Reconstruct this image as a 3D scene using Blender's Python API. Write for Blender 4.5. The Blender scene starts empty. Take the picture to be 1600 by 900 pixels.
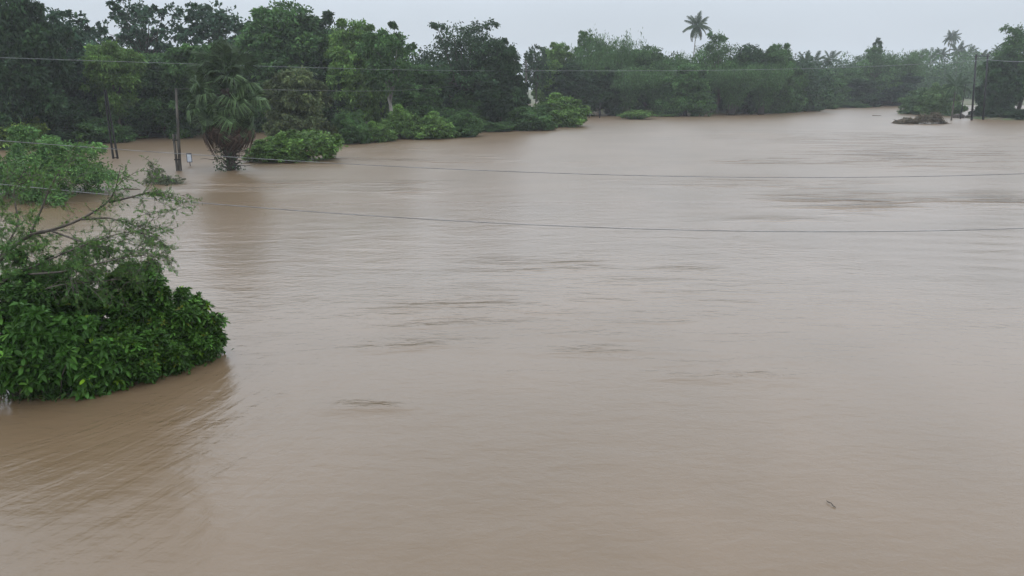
import bpy, math, random
import numpy as np
from mathutils import Vector

# ------------------------------------------------------------------ camera, sky, sun, exposure
S = bpy.context.scene
COL = S.collection
F = 1208.0                       # focal length in photo pixels (photo is 1600 x 900)
H = 5.5                          # camera height over the water
PITCH = math.radians(14.8)
R = math.radians
cam_d = bpy.data.cameras.new('camera'); cam = bpy.data.objects.new('camera', cam_d); COL.objects.link(cam)
cam.location = (0, 0, H); cam.rotation_euler = (math.pi/2 - PITCH, 0, 0)
cam_d.sensor_width = 36; cam_d.lens = 36*F/1600; cam_d.clip_start = 0.1; cam_d.clip_end = 5000
S.camera = cam

SUN_EL, SUN_AZ = R(58), R(150)
W = bpy.data.worlds.new('World'); S.world = W; W.use_nodes = True
wn, wl = W.node_tree.nodes, W.node_tree.links
bg = wn['Background']; bg.inputs['Strength'].default_value = 0.1
sky = wn.new('ShaderNodeTexSky'); sky.sky_type = 'NISHITA'; sky.sun_disc = False
sky.sun_elevation = SUN_EL; sky.sun_rotation = SUN_AZ; sky.dust_density = 3.0; sky.air_density = 1.2
tc = wn.new('ShaderNodeTexCoord')
# overcast cloud deck: grey, a little brighter towards the zenith, faint soft mottling
sep = wn.new('ShaderNodeSeparateXYZ'); wl.new(tc.outputs['Generated'], sep.inputs[0])
ramp = wn.new('ShaderNodeMapRange'); ramp.inputs['From Min'].default_value = 0.06; ramp.inputs['From Max'].default_value = .38; ramp.interpolation_type = 'SMOOTHSTEP'
ramp.inputs['To Min'].default_value = 1.0; ramp.inputs['To Max'].default_value = 3.0
wl.new(sep.outputs['Z'], ramp.inputs['Value'])
mp = wn.new('ShaderNodeMapping'); mp.inputs['Scale'].default_value = (1.2, 1.2, 4.0); wl.new(tc.outputs['Generated'], mp.inputs[0])
nz = wn.new('ShaderNodeTexNoise'); nz.inputs['Scale'].default_value = 1.6; nz.inputs['Detail'].default_value = 4; wl.new(mp.outputs[0], nz.inputs['Vector'])
mr = wn.new('ShaderNodeMapRange'); mr.inputs['From Min'].default_value = .3; mr.inputs['From Max'].default_value = .7
mr.inputs['To Min'].default_value = .95; mr.inputs['To Max'].default_value = 1.05; wl.new(nz.outputs['Fac'], mr.inputs['Value'])
mul = wn.new('ShaderNodeMath'); mul.operation = 'MULTIPLY'; wl.new(ramp.outputs[0], mul.inputs[0]); wl.new(mr.outputs[0], mul.inputs[1])
grey = wn.new('ShaderNodeVectorMath'); grey.operation = 'SCALE'; grey.inputs[0].default_value = (6.3, 6.95, 7.75); wl.new(mul.outputs[0], grey.inputs['Scale'])
mx = wn.new('ShaderNodeMix'); mx.data_type = 'RGBA'; mx.inputs['Factor'].default_value = 0.88
wl.new(sky.outputs[0], mx.inputs[6]); wl.new(grey.outputs[0], mx.inputs[7]); wl.new(mx.outputs[2], bg.inputs['Color'])

sun_d = bpy.data.lights.new('sun', 'SUN'); sun_d.energy = 0.5; sun_d.angle = R(40); sun_d.color = (1, .97, .93)
sun = bpy.data.objects.new('sun', sun_d); COL.objects.link(sun)
sun.rotation_euler = (math.pi/2 - SUN_EL, 0, math.pi - SUN_AZ); sun.location = (0, 0, 60)

S.view_settings.view_transform = 'Standard'; S.view_settings.look = 'None'
S.view_settings.exposure = 0.0; S.view_settings.gamma = 1.0; S.view_settings.use_curve_mapping = False
S.render.engine = 'CYCLES'
S.cycles.use_denoising = True
S.cycles.max_bounces = 6; S.cycles.diffuse_bounces = 3; S.cycles.glossy_bounces = 3; S.cycles.transmission_bounces = 3
S.cycles.volume_bounces = 1; S.cycles.transparent_max_bounces = 8

# ------------------------------------------------------------------ helpers
rng = np.random.default_rng(11)
cp, sp = math.cos(PITCH), math.sin(PITCH)
def ray(px, py):
    x, y = (px-800)/F, (450-py)/F
    return np.array([x, cp + y*sp, -sp + y*cp])
def G(px, py, z=0.0):
    d = ray(px, py); t = (z-H)/d[2]
    return np.array([0, 0, H]) + d*t
def AT(px, py, Y):
    d = ray(px, py); t = Y/d[1]
    return np.array([0, 0, H]) + d*t
def wpx(n, Y): return n/F*Y*1.02

def tag(o, label=None, cat=None, group=None, kind=None):
    if label: o['label'] = label
    if cat: o['category'] = cat
    if group: o['group'] = group
    if kind: o['kind'] = kind
    return o
def link(name, data, parent=None, loc=None):
    o = bpy.data.objects.new(name, data); COL.objects.link(o)
    if parent is not None: o.parent = parent
    if loc is not None: o.location = loc
    return o
def empty(name, loc, rz=0, s=(1, 1, 1)):
    o = link(name, None, None, loc); o.rotation_euler = (0, 0, rz); o.scale = s
    return o

class MB:
    """collects triangles; build() makes ONE mesh"""
    def __init__(s): s.v = []; s.t = []; s.c = []; s.n = 0; s.tube_tris = 0
    def add(s, v, t, c=None):
        v = np.asarray(v, float).reshape(-1, 3); t = np.asarray(t, int).reshape(-1, 3)
        s.v.append(v); s.t.append(t + s.n); s.n += len(v)
        if c is None: c = np.ones((len(v), 3))
        c = np.asarray(c, float)
        if c.ndim == 1: c = np.tile(c, (len(v), 1))
        s.c.append(c)
    def tube(s, pts, radii, k=6, c=None, cap=True):
        pts = np.asarray(pts, float); n = len(pts)
        radii = np.broadcast_to(np.asarray(radii, float), (n,))
        T = np.gradient(pts, axis=0); T /= np.linalg.norm(T, axis=1)[:, None] + 1e-9
        up = np.array([0.31, 0.17, 0.93]) if abs(T[0][2]) < .8 else np.array([.95, .2, .1])
        A = np.cross(T, up); A /= np.linalg.norm(A, axis=1)[:, None] + 1e-9
        B = np.cross(T, A)
        a = np.arange(k)/k*2*np.pi
        V = pts[:, None] + radii[:, None, None]*(A[:, None]*np.cos(a)[None, :, None] + B[:, None]*np.sin(a)[None, :, None])
        V = V.reshape(-1, 3)
        i = np.arange(n-1)[:, None]*k; j = np.arange(k)[None]; j2 = (j+1) % k
        q = np.stack([i+j, i+j2, i+k+j2, i+k+j], -1).reshape(-1, 4)
        tr = np.concatenate([q[:, [0, 1, 2]], q[:, [0, 2, 3]]])
        if cap:
            V = np.concatenate([V, pts[[0, -1]]]); m = n*k
            jj = np.arange(k); j3 = (jj+1) % k
            tr = np.concatenate([tr, np.stack([np.full(k, m), j3, jj], -1), np.stack([np.full(k, m+1), (n-1)*k+jj, (n-1)*k+j3], -1)])
        s.add(V, tr, c)
    def box(s, lo, hi, c=None):
        lo, hi = np.array(lo, float), np.array(hi, float)
        V = np.array([[x, y, z] for x in (lo[0], hi[0]) for y in (lo[1], hi[1]) for z in (lo[2], hi[2])])
        q = [(0, 1, 3, 2), (4, 6, 7, 5), (0, 4, 5, 1), (2, 3, 7, 6), (0, 2, 6, 4), (1, 5, 7, 3)]
        s.add(V, [t for a, b, c_, d in q for t in ((a, b, c_), (a, c_, d))], c)
    def mesh(s, name, mat, smooth=False):
        V = np.concatenate(s.v); T = np.concatenate(s.t); C = np.concatenate(s.c)
        me = bpy.data.meshes.new(name)
        me.vertices.add(len(V)); me.vertices.foreach_set('co', V.astype(np.float32).ravel())
        me.loops.add(len(T)*3); me.loops.foreach_set('vertex_index', T.astype(np.int32).ravel())
        me.polygons.add(len(T)); me.polygons.foreach_set('loop_start', (np.arange(len(T))*3).astype(np.int32))
        me.polygons.foreach_set('use_smooth', np.full(len(T), smooth))
        at = me.color_attributes.new('tint', 'FLOAT_COLOR', 'POINT')
        at.data.foreach_set('color', np.concatenate([C, np.ones((len(C), 1))], 1).astype(np.float32).ravel())
        me.materials.append(mat); me.update(calc_edges=True)
        return me
    def build(s, name, mat, parent=None, smooth=False): return link(name, s.mesh(name, mat, smooth), parent)

def unit(a): return a/(np.linalg.norm(a, axis=-1, keepdims=True) + 1e-9)
def tints(n, var=.35, yellow=.25, warm=None):
    """natural leaf to leaf colour difference"""
    k = np.exp(rng.normal(0, var, n))[:, None]
    y = rng.random(n)[:, None]**2*yellow
    return np.clip(k*np.concatenate([1+y*1.4, 1+y*.5, 1-y*.6], 1), .15, 4)
def add_leaves(mb, C, D, L, Wd, tint=None, droop=.25, fold=.18):
    """rhombic folded leaves, two triangles each side of the midrib"""
    n = len(C); D = unit(D)
    Rn = unit(rng.normal(size=(n, 3)) + np.array([0, 0, 1.2]))
    Sd = unit(np.cross(D, Rn)); N = np.cross(Sd, D)
    L = np.broadcast_to(L, (n,))[:, None]; Wd = np.broadcast_to(Wd, (n,))[:, None]
    mid = C + D*L*.5 + N*L*.03
    tip = C + D*L - np.array([0, 0, 1.])*L*droop
    l = C + D*L*.42 + Sd*Wd*.5 + N*Wd*fold; r = C + D*L*.42 - Sd*Wd*.5 + N*Wd*fold
    V = np.stack([C, r, mid, l, tip], 1).reshape(-1, 3)
    b = (np.arange(n)*5)[:, None]
    T = np.concatenate([b+[0, 1, 2], b+[0, 2, 3], b+[1, 4, 2], b+[2, 4, 3]])
    mb.add(V, T, np.repeat(tints(n) if tint is None else tint, 5, 0))
def add_cards(mb, C, D, L, Wd, tint=None, droop=.2):
    """cheap two-triangle leaves for the far trees"""
    n = len(C); D = unit(D)
    Rn = unit(rng.normal(size=(n, 3)) + np.array([0, 0, .6]))
    Sd = unit(np.cross(D, Rn)); N = np.cross(Sd, D)
    L = np.broadcast_to(L, (n,))[:, None]; Wd = np.broadcast_to(Wd, (n,))[:, None]
    tip = C + D*L - np.array([0, 0, 1.])*L*droop
    l = C + D*L*.45 + Sd*Wd*.5 + N*Wd*.15; r = C + D*L*.45 - Sd*Wd*.5 + N*Wd*.15
    V = np.stack([C, r, tip, l], 1).reshape(-1, 3)
    b = (np.arange(n)*4)[:, None]
    mb.add(V, np.concatenate([b+[0, 1, 2], b+[0, 2, 3]]), np.repeat(tints(n) if tint is None else tint, 4, 0))
def arc(a, b, n=6, sag=0.0, jit=0.0):
    t = np.linspace(0, 1, n)[:, None]; P = np.asarray(a)*(1-t) + np.asarray(b)*t
    P[:, 2:] -= sag*4*t*(1-t)
    if jit: P[1:-1] += rng.normal(0, jit, (n-2, 3))
    return P

# ------------------------------------------------------------------ materials
def nodes(name):
    m = bpy.data.materials.new(name); m.use_nodes = True
    return m, m.node_tree.nodes, m.node_tree.links, m.node_tree.nodes['Principled BSDF']
def leaf_mat(name, rough=.55, transl=.25, spec=.22):
    m, n, l, p = nodes(name)
    oi = n.new('ShaderNodeObjectInfo'); at = n.new('ShaderNodeAttribute'); at.attribute_name = 'tint'
    mm = n.new('ShaderNodeMix'); mm.data_type = 'RGBA'; mm.blend_type = 'MULTIPLY'; mm.inputs[0].default_value = 1
    l.new(oi.outputs['Color'], mm.inputs[6]); l.new(at.outputs['Color'], mm.inputs[7])
    l.new(mm.outputs[2], p.inputs['Base Color'])
    p.inputs['Roughness'].default_value = rough; p.inputs['Specular IOR Level'].default_value = spec
    tr = n.new('ShaderNodeBsdfTranslucent'); l.new(mm.outputs[2], tr.inputs['Color'])
    ms = n.new('ShaderNodeMixShader'); ms.inputs[0].default_value = transl
    l.new(p.outputs[0], ms.inputs[1]); l.new(tr.outputs[0], ms.inputs[2]); l.new(ms.outputs[0], n['Material Output'].inputs['Surface'])
    return m
def rough_mat(name, c1, c2, scale=4, rough=.85, bump=.02, stretch=(1, 1, 1), tinted=False, spec=.3):
    m, n, l, p = nodes(name)
    t = n.new('ShaderNodeTexCoord'); q = n.new('ShaderNodeMapping'); q.inputs['Scale'].default_value = stretch
    l.new(t.outputs['Object'], q.inputs[0])
    z = n.new('ShaderNodeTexNoise'); z.inputs['Scale'].default_value = scale; z.inputs['Detail'].default_value = 6; l.new(q.outputs[0], z.inputs['Vector'])
    r = n.new('ShaderNodeValToRGB'); r.color_ramp.elements[0].color = (*c1, 1); r.color_ramp.elements[1].color = (*c2, 1)
    r.color_ramp.elements[0].position = .35; r.color_ramp.elements[1].position = .65
    l.new(z.outputs['Fac'], r.inputs[0]); out = r.outputs[0]
    if tinted:
        at = n.new('ShaderNodeAttribute'); at.attribute_name = 'tint'
        mm = n.new('ShaderNodeMix'); mm.data_type = 'RGBA'; mm.blend_type = 'MULTIPLY'; mm.inputs[0].default_value = 1
        l.new(out, mm.inputs[6]); l.new(at.outputs['Color'], mm.inputs[7]); out = mm.outputs[2]
    l.new(out, p.inputs['Base Color']); p.inputs['Roughness'].default_value = rough; p.inputs['Specular IOR Level'].default_value = spec
    b = n.new('ShaderNodeBump'); b.inputs['Distance'].default_value = bump; l.new(z.outputs['Fac'], b.inputs['Height']); l.new(b.outputs[0], p.inputs['Normal'])
    return m
M_LEAF = leaf_mat('leaf'); M_WET = leaf_mat('wet_leaf', .5, .22, .18); M_FEATHER = leaf_mat('feather_leaf', .6, .35, .2)
M_DEAD = leaf_mat('dead_frond', .8, .15, .2)
M_BARK = rough_mat('bark', (.035, .028, .022), (.10, .085, .07), 5, stretch=(1, 1, .3))
M_PALEBARK = rough_mat('pale_bark', (.12, .11, .10), (.28, .26, .23), 3, stretch=(1, 1, .4))
M_PALMBARK = rough_mat('palm_bark', (.02, .016, .014), (.07, .055, .045), 7, bump=.05, stretch=(1, 1, 2.5))
M_CONC = rough_mat('weathered_concrete', (.03, .027, .024), (.10, .09, .075), 4, .9, .01, (1, 1, .35))
M_STEEL = rough_mat('dark_steel', (.004, .004, .005), (.014, .013, .012), 9, .6, .004)
M_WIRE = rough_mat('wire_metal', (.10, .10, .10), (.2, .2, .2), 2, .5, .001)
M_ALU = rough_mat('aluminium_wire', (.16, .165, .17), (.24, .25, .26), 2, .5, .001)
M_BLUE = rough_mat('blue_grey_paint', (.02, .03, .05), (.04, .055, .08), 8, .5, .002)
M_PANEL = rough_mat('pale_panel', (.38, .42, .47), (.55, .58, .62), 5, .5, .001)
M_TWIG = rough_mat('twig', (.04, .03, .022), (.12, .09, .06), 8, .8, .004, tinted=True)

# ------------------------------------------------------------------ setting: ground
def land_poly(): # left bank wood, then far bank, then right bank: waterline vertices in metres
    L = [(-400, 30), (-62, 52), G(0, 235)[:2], G(110, 224)[:2], G(170, 217)[:2], G(235, 213)[:2], G(325, 209)[:2], G(400, 206)[:2],
         G(520, 206)[:2], G(600, 204)[:2], G(700, 199)[:2], G(745, 196)[:2], (-9, 118), (-5, 135), G(925, 178)[:2], G(1040, 177)[:2], G(1120, 177.5)[:2], G(1190, 175)[:2],
         G(1250, 171)[:2], G(1300, 169)[:2], G(1345, 167)[:2], G(1400, 164)[:2], (150, 205), (230, 215), (700, 240), (700, 700), (-700, 700), (-700, 30)]
    Rb = [G(1508, 185)[:2], G(1540, 187)[:2], G(1600, 188.5)[:2], (120, 108), (300, 108), (300, 118), (120, 119), G(1600, 181)[:2], G(1540, 181)[:2], G(1508, 181.5)[:2]]
    return [np.array([list(map(float, p)) for p in q]) for q in (L, Rb)]
POLYS = land_poly()
def inside_dist(P, poly):
    x, y = P[:, 0], P[:, 1]; ins = np.zeros(len(P), bool); dist = np.full(len(P), 1e9)
    for i in range(len(poly)):
        a, b = poly[i], poly[(i+1) % len(poly)]
        c = ((a[1] > y) != (b[1] > y)) & (x < (b[0]-a[0])*(y-a[1])/(b[1]-a[1]+1e-12) + a[0]); ins ^= c
        ab = b-a; t = np.clip(((P-a)@ab)/(ab@ab), 0, 1); dist = np.minimum(dist, np.hypot(*(P-a-t[:, None]*ab).T))
    return np.where(ins, dist, -dist)
def vnoise(x, y, seed, oct_=3):
    r = np.random.default_rng(seed); out = 0
    for o in range(oct_):
        k = 2.0**o
        for _ in range(4):
            a = r.random()*2*np.pi; f = k*(.7+.6*r.random())
            out = out + np.sin((x*np.cos(a)+y*np.sin(a))*f + r.random()*6.28 + 1.3*np.sin((x*np.sin(a)-y*np.cos(a))*f*.6))/k/4
    return out
def grid_mesh(name, xs2d, ys2d, zs2d, mat, smooth=True):
    n, m = xs2d.shape
    V = np.stack([xs2d, ys2d, zs2d], -1).reshape(-1, 3)
    i = (np.arange(n-1)[:, None]*m + np.arange(m-1)[None]).ravel()
    Q = np.stack([i, i+1, i+m+1, i+m], -1)
    me = bpy.data.meshes.new(name)
    me.vertices.add(len(V)); me.vertices.foreach_set('co', V.astype(np.float32).ravel())
    me.loops.add(len(Q)*4); me.loops.foreach_set('vertex_index', Q.astype(np.int32).ravel())
    me.polygons.add(len(Q)); me.polygons.foreach_set('loop_start', (np.arange(len(Q))*4).astype(np.int32))
    me.polygons.foreach_set('use_smooth', np.full(len(Q), smooth))
    me.materials.append(mat); me.update(calc_edges=True)
    return me
def axis(lo, hi, dense_lo, dense_hi, fine, coarse):
    return np.concatenate([np.arange(lo, dense_lo, coarse), np.arange(dense_lo, dense_hi, fine), np.arange(dense_hi, hi+coarse, coarse)])
gx, gy = np.meshgrid(axis(-700, 700, -90, 150, 1.6, 30), axis(-100, 700, 20, 240, 1.6, 30))
gp = np.stack([gx.ravel(), gy.ravel()], 1)
gd = np.maximum(inside_dist(gp, POLYS[0]), inside_dist(gp, POLYS[1])).reshape(gx.shape)
gz = np.clip(gd*.35, -1.8, .35) + vnoise(gx*.5, gy*.5, 3)*.12 + np.clip(gd-4, 0, 30)*.015
m, n, l, p = nodes('bank_ground')
t = n.new('ShaderNodeTexCoord'); z = n.new('ShaderNodeTexNoise'); z.inputs['Scale'].default_value = .35; z.inputs['Detail'].default_value = 8
l.new(t.outputs['Object'], z.inputs['Vector'])
r = n.new('ShaderNodeValToRGB'); e = r.color_ramp.elements
e[0].position, e[0].color = .35, (.045, .075, .02, 1); e[1].position, e[1].color = .62, (.10, .075, .045, 1)
l.new(z.outputs['Fac'], r.inputs[0]); l.new(r.outputs[0], p.inputs['Base Color']); p.inputs['Roughness'].default_value = .9
b = n.new('ShaderNodeBump'); b.inputs['Distance'].default_value = .1; l.new(z.outputs['Fac'], b.inputs['Height']); l.new(b.outputs[0], p.inputs['Normal'])
ground = link('ground', grid_mesh('ground', gx, gy, gz, m)); tag(ground, kind='structure')

# ------------------------------------------------------------------ setting: flood water
ys = np.concatenate([np.arange(-100, 3, 6), 3*1.0085**np.arange(0, 645)])
u = np.linspace(-1, 1, 620)
WY, U = np.meshgrid(ys, u, indexing='ij')
WX = U*(np.maximum(WY, 6)*1.0 + 14)
# potential flow round the flooded shrubs: gives coordinates along and across the current
def flow(x, y):
    zc = x + 1j*y; ang = np.exp(1j*math.radians(-104)); zz = 0
    w = zc*np.conj(ang)
    for (cx, cy, rr) in ((-10.0, 14.5, 3.4), (-22, 40, 5.0), (G(360, 265)[0], G(360, 265)[1], 1.0)):
        d = zc - (cx+1j*cy); ad = np.maximum(np.abs(d), rr*.9); d = d/np.abs(d+1e-9)*ad
        w = w + rr*rr/(d*np.conj(ang))
    return w.real, w.imag
PHI, PSI = flow(WX, WY)
def gauss(cx, cy, sx, sy, rot=0):
    c, s_ = math.cos(rot), math.sin(rot); dx, dy = WX-cx, WY-cy
    return np.exp(-((dx*c+dy*s_)/sx)**2 - ((-dx*s_+dy*c)/sy)**2)
def pat(px, py, wpx_, hpx):          # a disturbed patch of water, given where it lies
    c = G(px, py); a = G(px, py-hpx/2)[1]; b_ = G(px, py+hpx/2)[1]
    return gauss(c[0], c[1], max(wpx_/F*c[1]/2, .3), max((a-b_)/2, .3))
WZ = vnoise(WX*.35, WY*.35, 5, 2)*.012
bush_m = np.clip(gauss(-6.2, 10.5, 3.0, 4.2, .15)*1.3, 0, 1)*np.clip((np.hypot(WX+10, WY-14.5)-3.5)/.6, 0, 1)
WZ += bush_m*(.006*np.sin(PSI*5.0 + 1.1*vnoise(PHI*.7, PSI*.7, 8, 2)) * (0.6+.4*vnoise(PHI*.5, PSI, 9, 1)))
# curved shear ripples off the shrub's tip
ec = (-5.9, 8.6); er = np.hypot(WX-ec[0], (WY-ec[1])); 
WZ += np.exp(-((er-1.6)/.75)**2)*np.clip((WX-ec[0])*.9+.2, 0, 1)*.0035*np.sin(er*17+2.2*vnoise(WX, WY, 4, 2))
# long low swells at the right
sw = gauss(14.5, 25.5, 6.5, 4.5, -.1)
WZ += sw*.013*np.sin(WY*4.2 + WX*.55 + .9*np.sin(WX*.35) + 1.6*vnoise(WX*.4, WY*.5, 6, 2))*(.6+.5*vnoise(WX*.3, WY*.4, 16, 1))
WZ += gauss(3.5, 15, 3, 2.2)*.004*np.sin(WY*9+WX*2+vnoise(WX*.8, WY*.8, 7, 1))
patches = 0
for (a, b_, c, d, k) in ((850, 415, 190, 22, .5), (690, 490, 260, 50, .45), (640, 540, 160, 20, .5), (570, 634, 130, 12, .5), (930, 547, 150, 12, .3), (1070, 423, 90, 12, .6),
                       (1320, 311, 190, 26, 3.0), (1560, 312, 190, 18, 2.4), (1460, 238, 300, 24, 2.2), (1400, 250, 260, 24, 1.8), (1200, 252, 150, 12, 2.0), (1190, 285, 300, 14, 1.6),
                       (1220, 343, 150, 9, .8), (640, 290, 70, 22, 1.4), (700, 250, 180, 20, 1.2), (600, 230, 180, 12, 1.8), (540, 250, 210, 14, 2.0), (430, 290, 170, 16, 2.2),
                       (1470, 215, 300, 20, 1.5), (1250, 215, 300, 20, 1.2), (1150, 590, 200, 30, .4), (950, 255, 150, 14, .5), (300, 690, 240, 150, .4), (1000, 480, 700, 160, .25)):
    patches = patches + k*pat(a, b_, c, d)
patches = np.clip(patches, 0, 3)
fine_area = gauss(5, 9, 9, 5)
mw, n, l, p = nodes('flood_water')
at_f = n.new('ShaderNodeAttribute'); at_f.attribute_name = 'flow'
at_m = n.new('ShaderNodeAttribute'); at_m.attribute_name = 'mask'
sm = n.new('ShaderNodeSeparateColor'); l.new(at_m.outputs['Color'], sm.inputs[0])
tcw = n.new('ShaderNodeTexCoord')
def noise_h(vec, scale, detail, amp, stretch=(1, 1, 1), mask=None, thr=None):
    q = n.new('ShaderNodeMapping'); q.inputs['Scale'].default_value = stretch; l.new(vec, q.inputs[0])
    zz = n.new('ShaderNodeTexNoise'); zz.inputs['Scale'].default_value = scale; zz.inputs['Detail'].default_value = detail; zz.inputs['Distortion'].default_value = .4
    l.new(q.outputs[0], zz.inputs['Vector']); o = zz.outputs['Fac']
    if thr:
        mr_ = n.new('ShaderNodeMapRange'); mr_.inputs['From Min'].default_value = thr[0]; mr_.inputs['From Max'].default_value = thr[1]; mr_.interpolation_type = 'SMOOTHSTEP'
        l.new(o, mr_.inputs['Value']); o = mr_.outputs[0]
    k = n.new('ShaderNodeMath'); k.operation = 'MULTIPLY'; k.inputs[1].default_value = amp; l.new(o, k.inputs[0]); o = k.outputs[0]
    if mask is not None:
        k = n.new('ShaderNodeMath'); k.operation = 'MULTIPLY'; l.new(o, k.inputs[0]); l.new(mask, k.inputs[1]); o = k.outputs[0]
    return o
def addn(*a):
    o = a[0]
    for b in a[1:]:
        k = n.new('ShaderNodeMath'); k.operation = 'ADD'; l.new(o, k.inputs[0]); l.new(b, k.inputs[1]); o = k.outputs[0]
    return o
ob = tcw.outputs['Object']
# sparse natural gusts / boils: where fine ripples show
gust = noise_h(ob, .16, 3, 1.6, (1, .8, 1), thr=(.50, .70))
hsum = addn(noise_h(ob, 1.1, 7, .027, (.45, 1, 1)),
            noise_h(ob, 5.0, 6, .011, (.6, 1, 1)),
            noise_h(ob, .55, 6, .23, (.28, 1, 1), mask=at_m.outputs['Alpha'], thr=(.50, .66)),
            noise_h(ob, 1.7, 7, .06, (.32, 1, 1), mask=sm.outputs[1]),
            noise_h(ob, 1.3, 6, .055, (.3, 1, 1), mask=sm.outputs[1], thr=(.45, .7)),
            noise_h(ob, 3.0, 6, .05, (.45, 1, 1), mask=sm.outputs[1]),
            noise_h(ob, 2.8, 4, .016, (.45, 1, 1), mask=gust),
            noise_h(at_f.outputs['Vector'], 1.3, 7, .030, (.5, 2.4, 1), mask=sm.outputs[0]),
            noise_h(ob, 22, 3, .0018, (1, 1, 1), mask=sm.outputs[2]),
            noise_h(ob, 60, 1, .0007, (1, 1, 1), mask=sm.outputs[2], thr=(.6, .75)))
bp = n.new('ShaderNodeBump'); bp.inputs['Distance'].default_value = 1; bp.inputs['Strength'].default_value = 1; l.new(hsum, bp.inputs['Height'])
l.new(bp.outputs[0], p.inputs['Normal'])
# mud carried in drifts: slow colour change of the silt itself
zc_ = n.new('ShaderNodeTexNoise'); zc_.inputs['Scale'].default_value = .12; zc_.inputs['Detail'].default_value = 5; zc_.inputs['Distortion'].default_value = 1.0; l.new(at_f.outputs['Vector'], zc_.inputs['Vector'])
rc = n.new('ShaderNodeValToRGB'); rc.color_ramp.elements[0].position = .35; rc.color_ramp.elements[1].position = .65
rc.color_ramp.elements[0].color = (.124, .083, .047, 1); rc.color_ramp.elements[1].color = (.148, .100, .060, 1)
l.new(zc_.outputs['Fac'], rc.inputs[0]); l.new(rc.outputs[0], p.inputs['Base Color'])
at_c = n.new('ShaderNodeAttribute'); at_c.attribute_name = 'chop'      # wind and current roughen the open reach
mc = n.new('ShaderNodeMapRange'); mc.inputs['To Min'].default_value = .22; mc.inputs['To Max'].default_value = .36; l.new(at_c.outputs['Fac'], mc.inputs['Value']); l.new(mc.outputs[0], p.inputs['Roughness'])
p.inputs['IOR'].default_value = 1.40
water = link('water', grid_mesh('water', WX, WY, WZ, mw)); tag(water, kind='structure')
a_ = water.data.attributes.new('flow', 'FLOAT_VECTOR', 'POINT'); a_.data.foreach_set('vector', np.stack([PHI, PSI, PHI*0], -1).astype(np.float32).ravel())
cc_ = np.clip((WY-18)/45, 0, 1); cc_ = cc_*cc_*(3-2*cc_)
a_ = water.data.attributes.new('chop', 'FLOAT', 'POINT'); a_.data.foreach_set('value', cc_.astype(np.float32).ravel())
a_ = water.data.color_attributes.new('mask', 'FLOAT_COLOR', 'POINT')
a_.data.foreach_set('color', np.stack([bush_m, patches, fine_area, patches*(.12+.88*np.clip((WY-20)/14, 0, 1))], -1).astype(np.float32).ravel())

# ------------------------------------------------------------------ haze (rainy air)
hm = bpy.data.materials.new('haze'); hm.use_nodes = True; hn = hm.node_tree.nodes; hn.remove(hn['Principled BSDF'])
pv = hn.new('ShaderNodeVolumePrincipled'); pv.inputs['Color'].default_value = (.93, .96, 1, 1); pv.inputs['Density'].default_value = .0004; pv.inputs['Anisotropy'].default_value = .2
hm.node_tree.links.new(pv.outputs[0], hn['Material Output'].inputs['Volume'])
hb = MB(); hb.box((-760, -130, -3.2), (760, 740, 34)); haze = hb.build('haze', hm); tag(haze, kind='stuff')

# ------------------------------------------------------------------ tree kinds
def lobes_in(h, w, base, n, kind, rr):
    out = []
    for i in range(n*30):
        if len(out) >= n: break
        a = rr.random()*6.283; t = rr.random()
        if kind == 'dome': env = math.sqrt(max(0, 1-(t*.97)**2))
        elif kind == 'tall': env = math.sin(math.pi*(.18+.8*t))**.7
        elif kind == 'spread': env = math.sin(math.pi*(.1+.75*t))**.8*(.6+.5*t)
        else: env = (1-t)**.8
        rad = env*(rr.random()**.4); r0 = w*rr.uniform(.11, .19)
        q = np.array([math.cos(a)*rad*(w/2-r0), math.sin(a)*rad*(w/2-r0), h*(base+(1-base)*t)-r0*t])
        if all(np.linalg.norm(q-o[0]) > (r0+o[1])*.68 for o in out): out.append((q, r0))
    return out
def crown_from_lobes(mb, lobes, clumps, per, leaf, style, rr, flat=.75):
    C, D, T = [], [], []; big = np.median([a[1] for a in lobes])
    for (q, r0) in lobes:
        lobe_t = math.exp(rr.normal(0, .22))
        for k in range(max(3, int(clumps*min(1, (r0/big)**1.5)))):
            d = unit(rr.normal(size=3)+np.array([0, 0, .55])); rad = r0*rr.uniform(.7, 1.12)
            c = q + d*rad*np.array([1, 1, flat])
            s = max(r0*.20, big*.13)
            pts = c + rr.normal(size=(per, 3))*np.array([s, s, s*.6])
            dr = d*.6 + rr.normal(size=(per, 3))*.8 + np.array([0, 0, -.35 if style == 'droop' else .1])
            C.append(pts); D.append(dr); T.append(tints(per, .25, .22)*lobe_t*math.exp(rr.normal(0, .2)))
    C = np.concatenate(C); D = np.concatenate(D); T = np.concatenate(T)
    L = leaf[0]*rr.uniform(.7, 1.3, len(C)); Wd = L*leaf[1]
    add_cards(mb, C, D, L, Wd, T)
def trunk_to(mb, lobes, h, base, r0, rr, limbs=14, fork=None):
    top = np.array([rr.normal()*.3, rr.normal()*.3, h*(base+.25)])
    fz = h*(base*.75 if fork is None else fork)
    P = arc((0, 0, -.8), top, 8, 0, .1); P[0] = (0, 0, -.8)
    mb.tube(P, np.linspace(r0, r0*.45, 8), 8)
    for (q, _) in lobes[:limbs]:
        t = rr.uniform(.45, .95); s = P[0]*(1-t)+P[-1]*t; s = np.array([P[int(t*7)][0], P[int(t*7)][1], max(s[2], fz)])
        m_ = arc(s, q, 6, -.12*np.linalg.norm(q-s), .08)
        mb.tube(m_, np.linspace(r0*.38, r0*.08, 6), 5)
PROTO = {}
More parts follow.
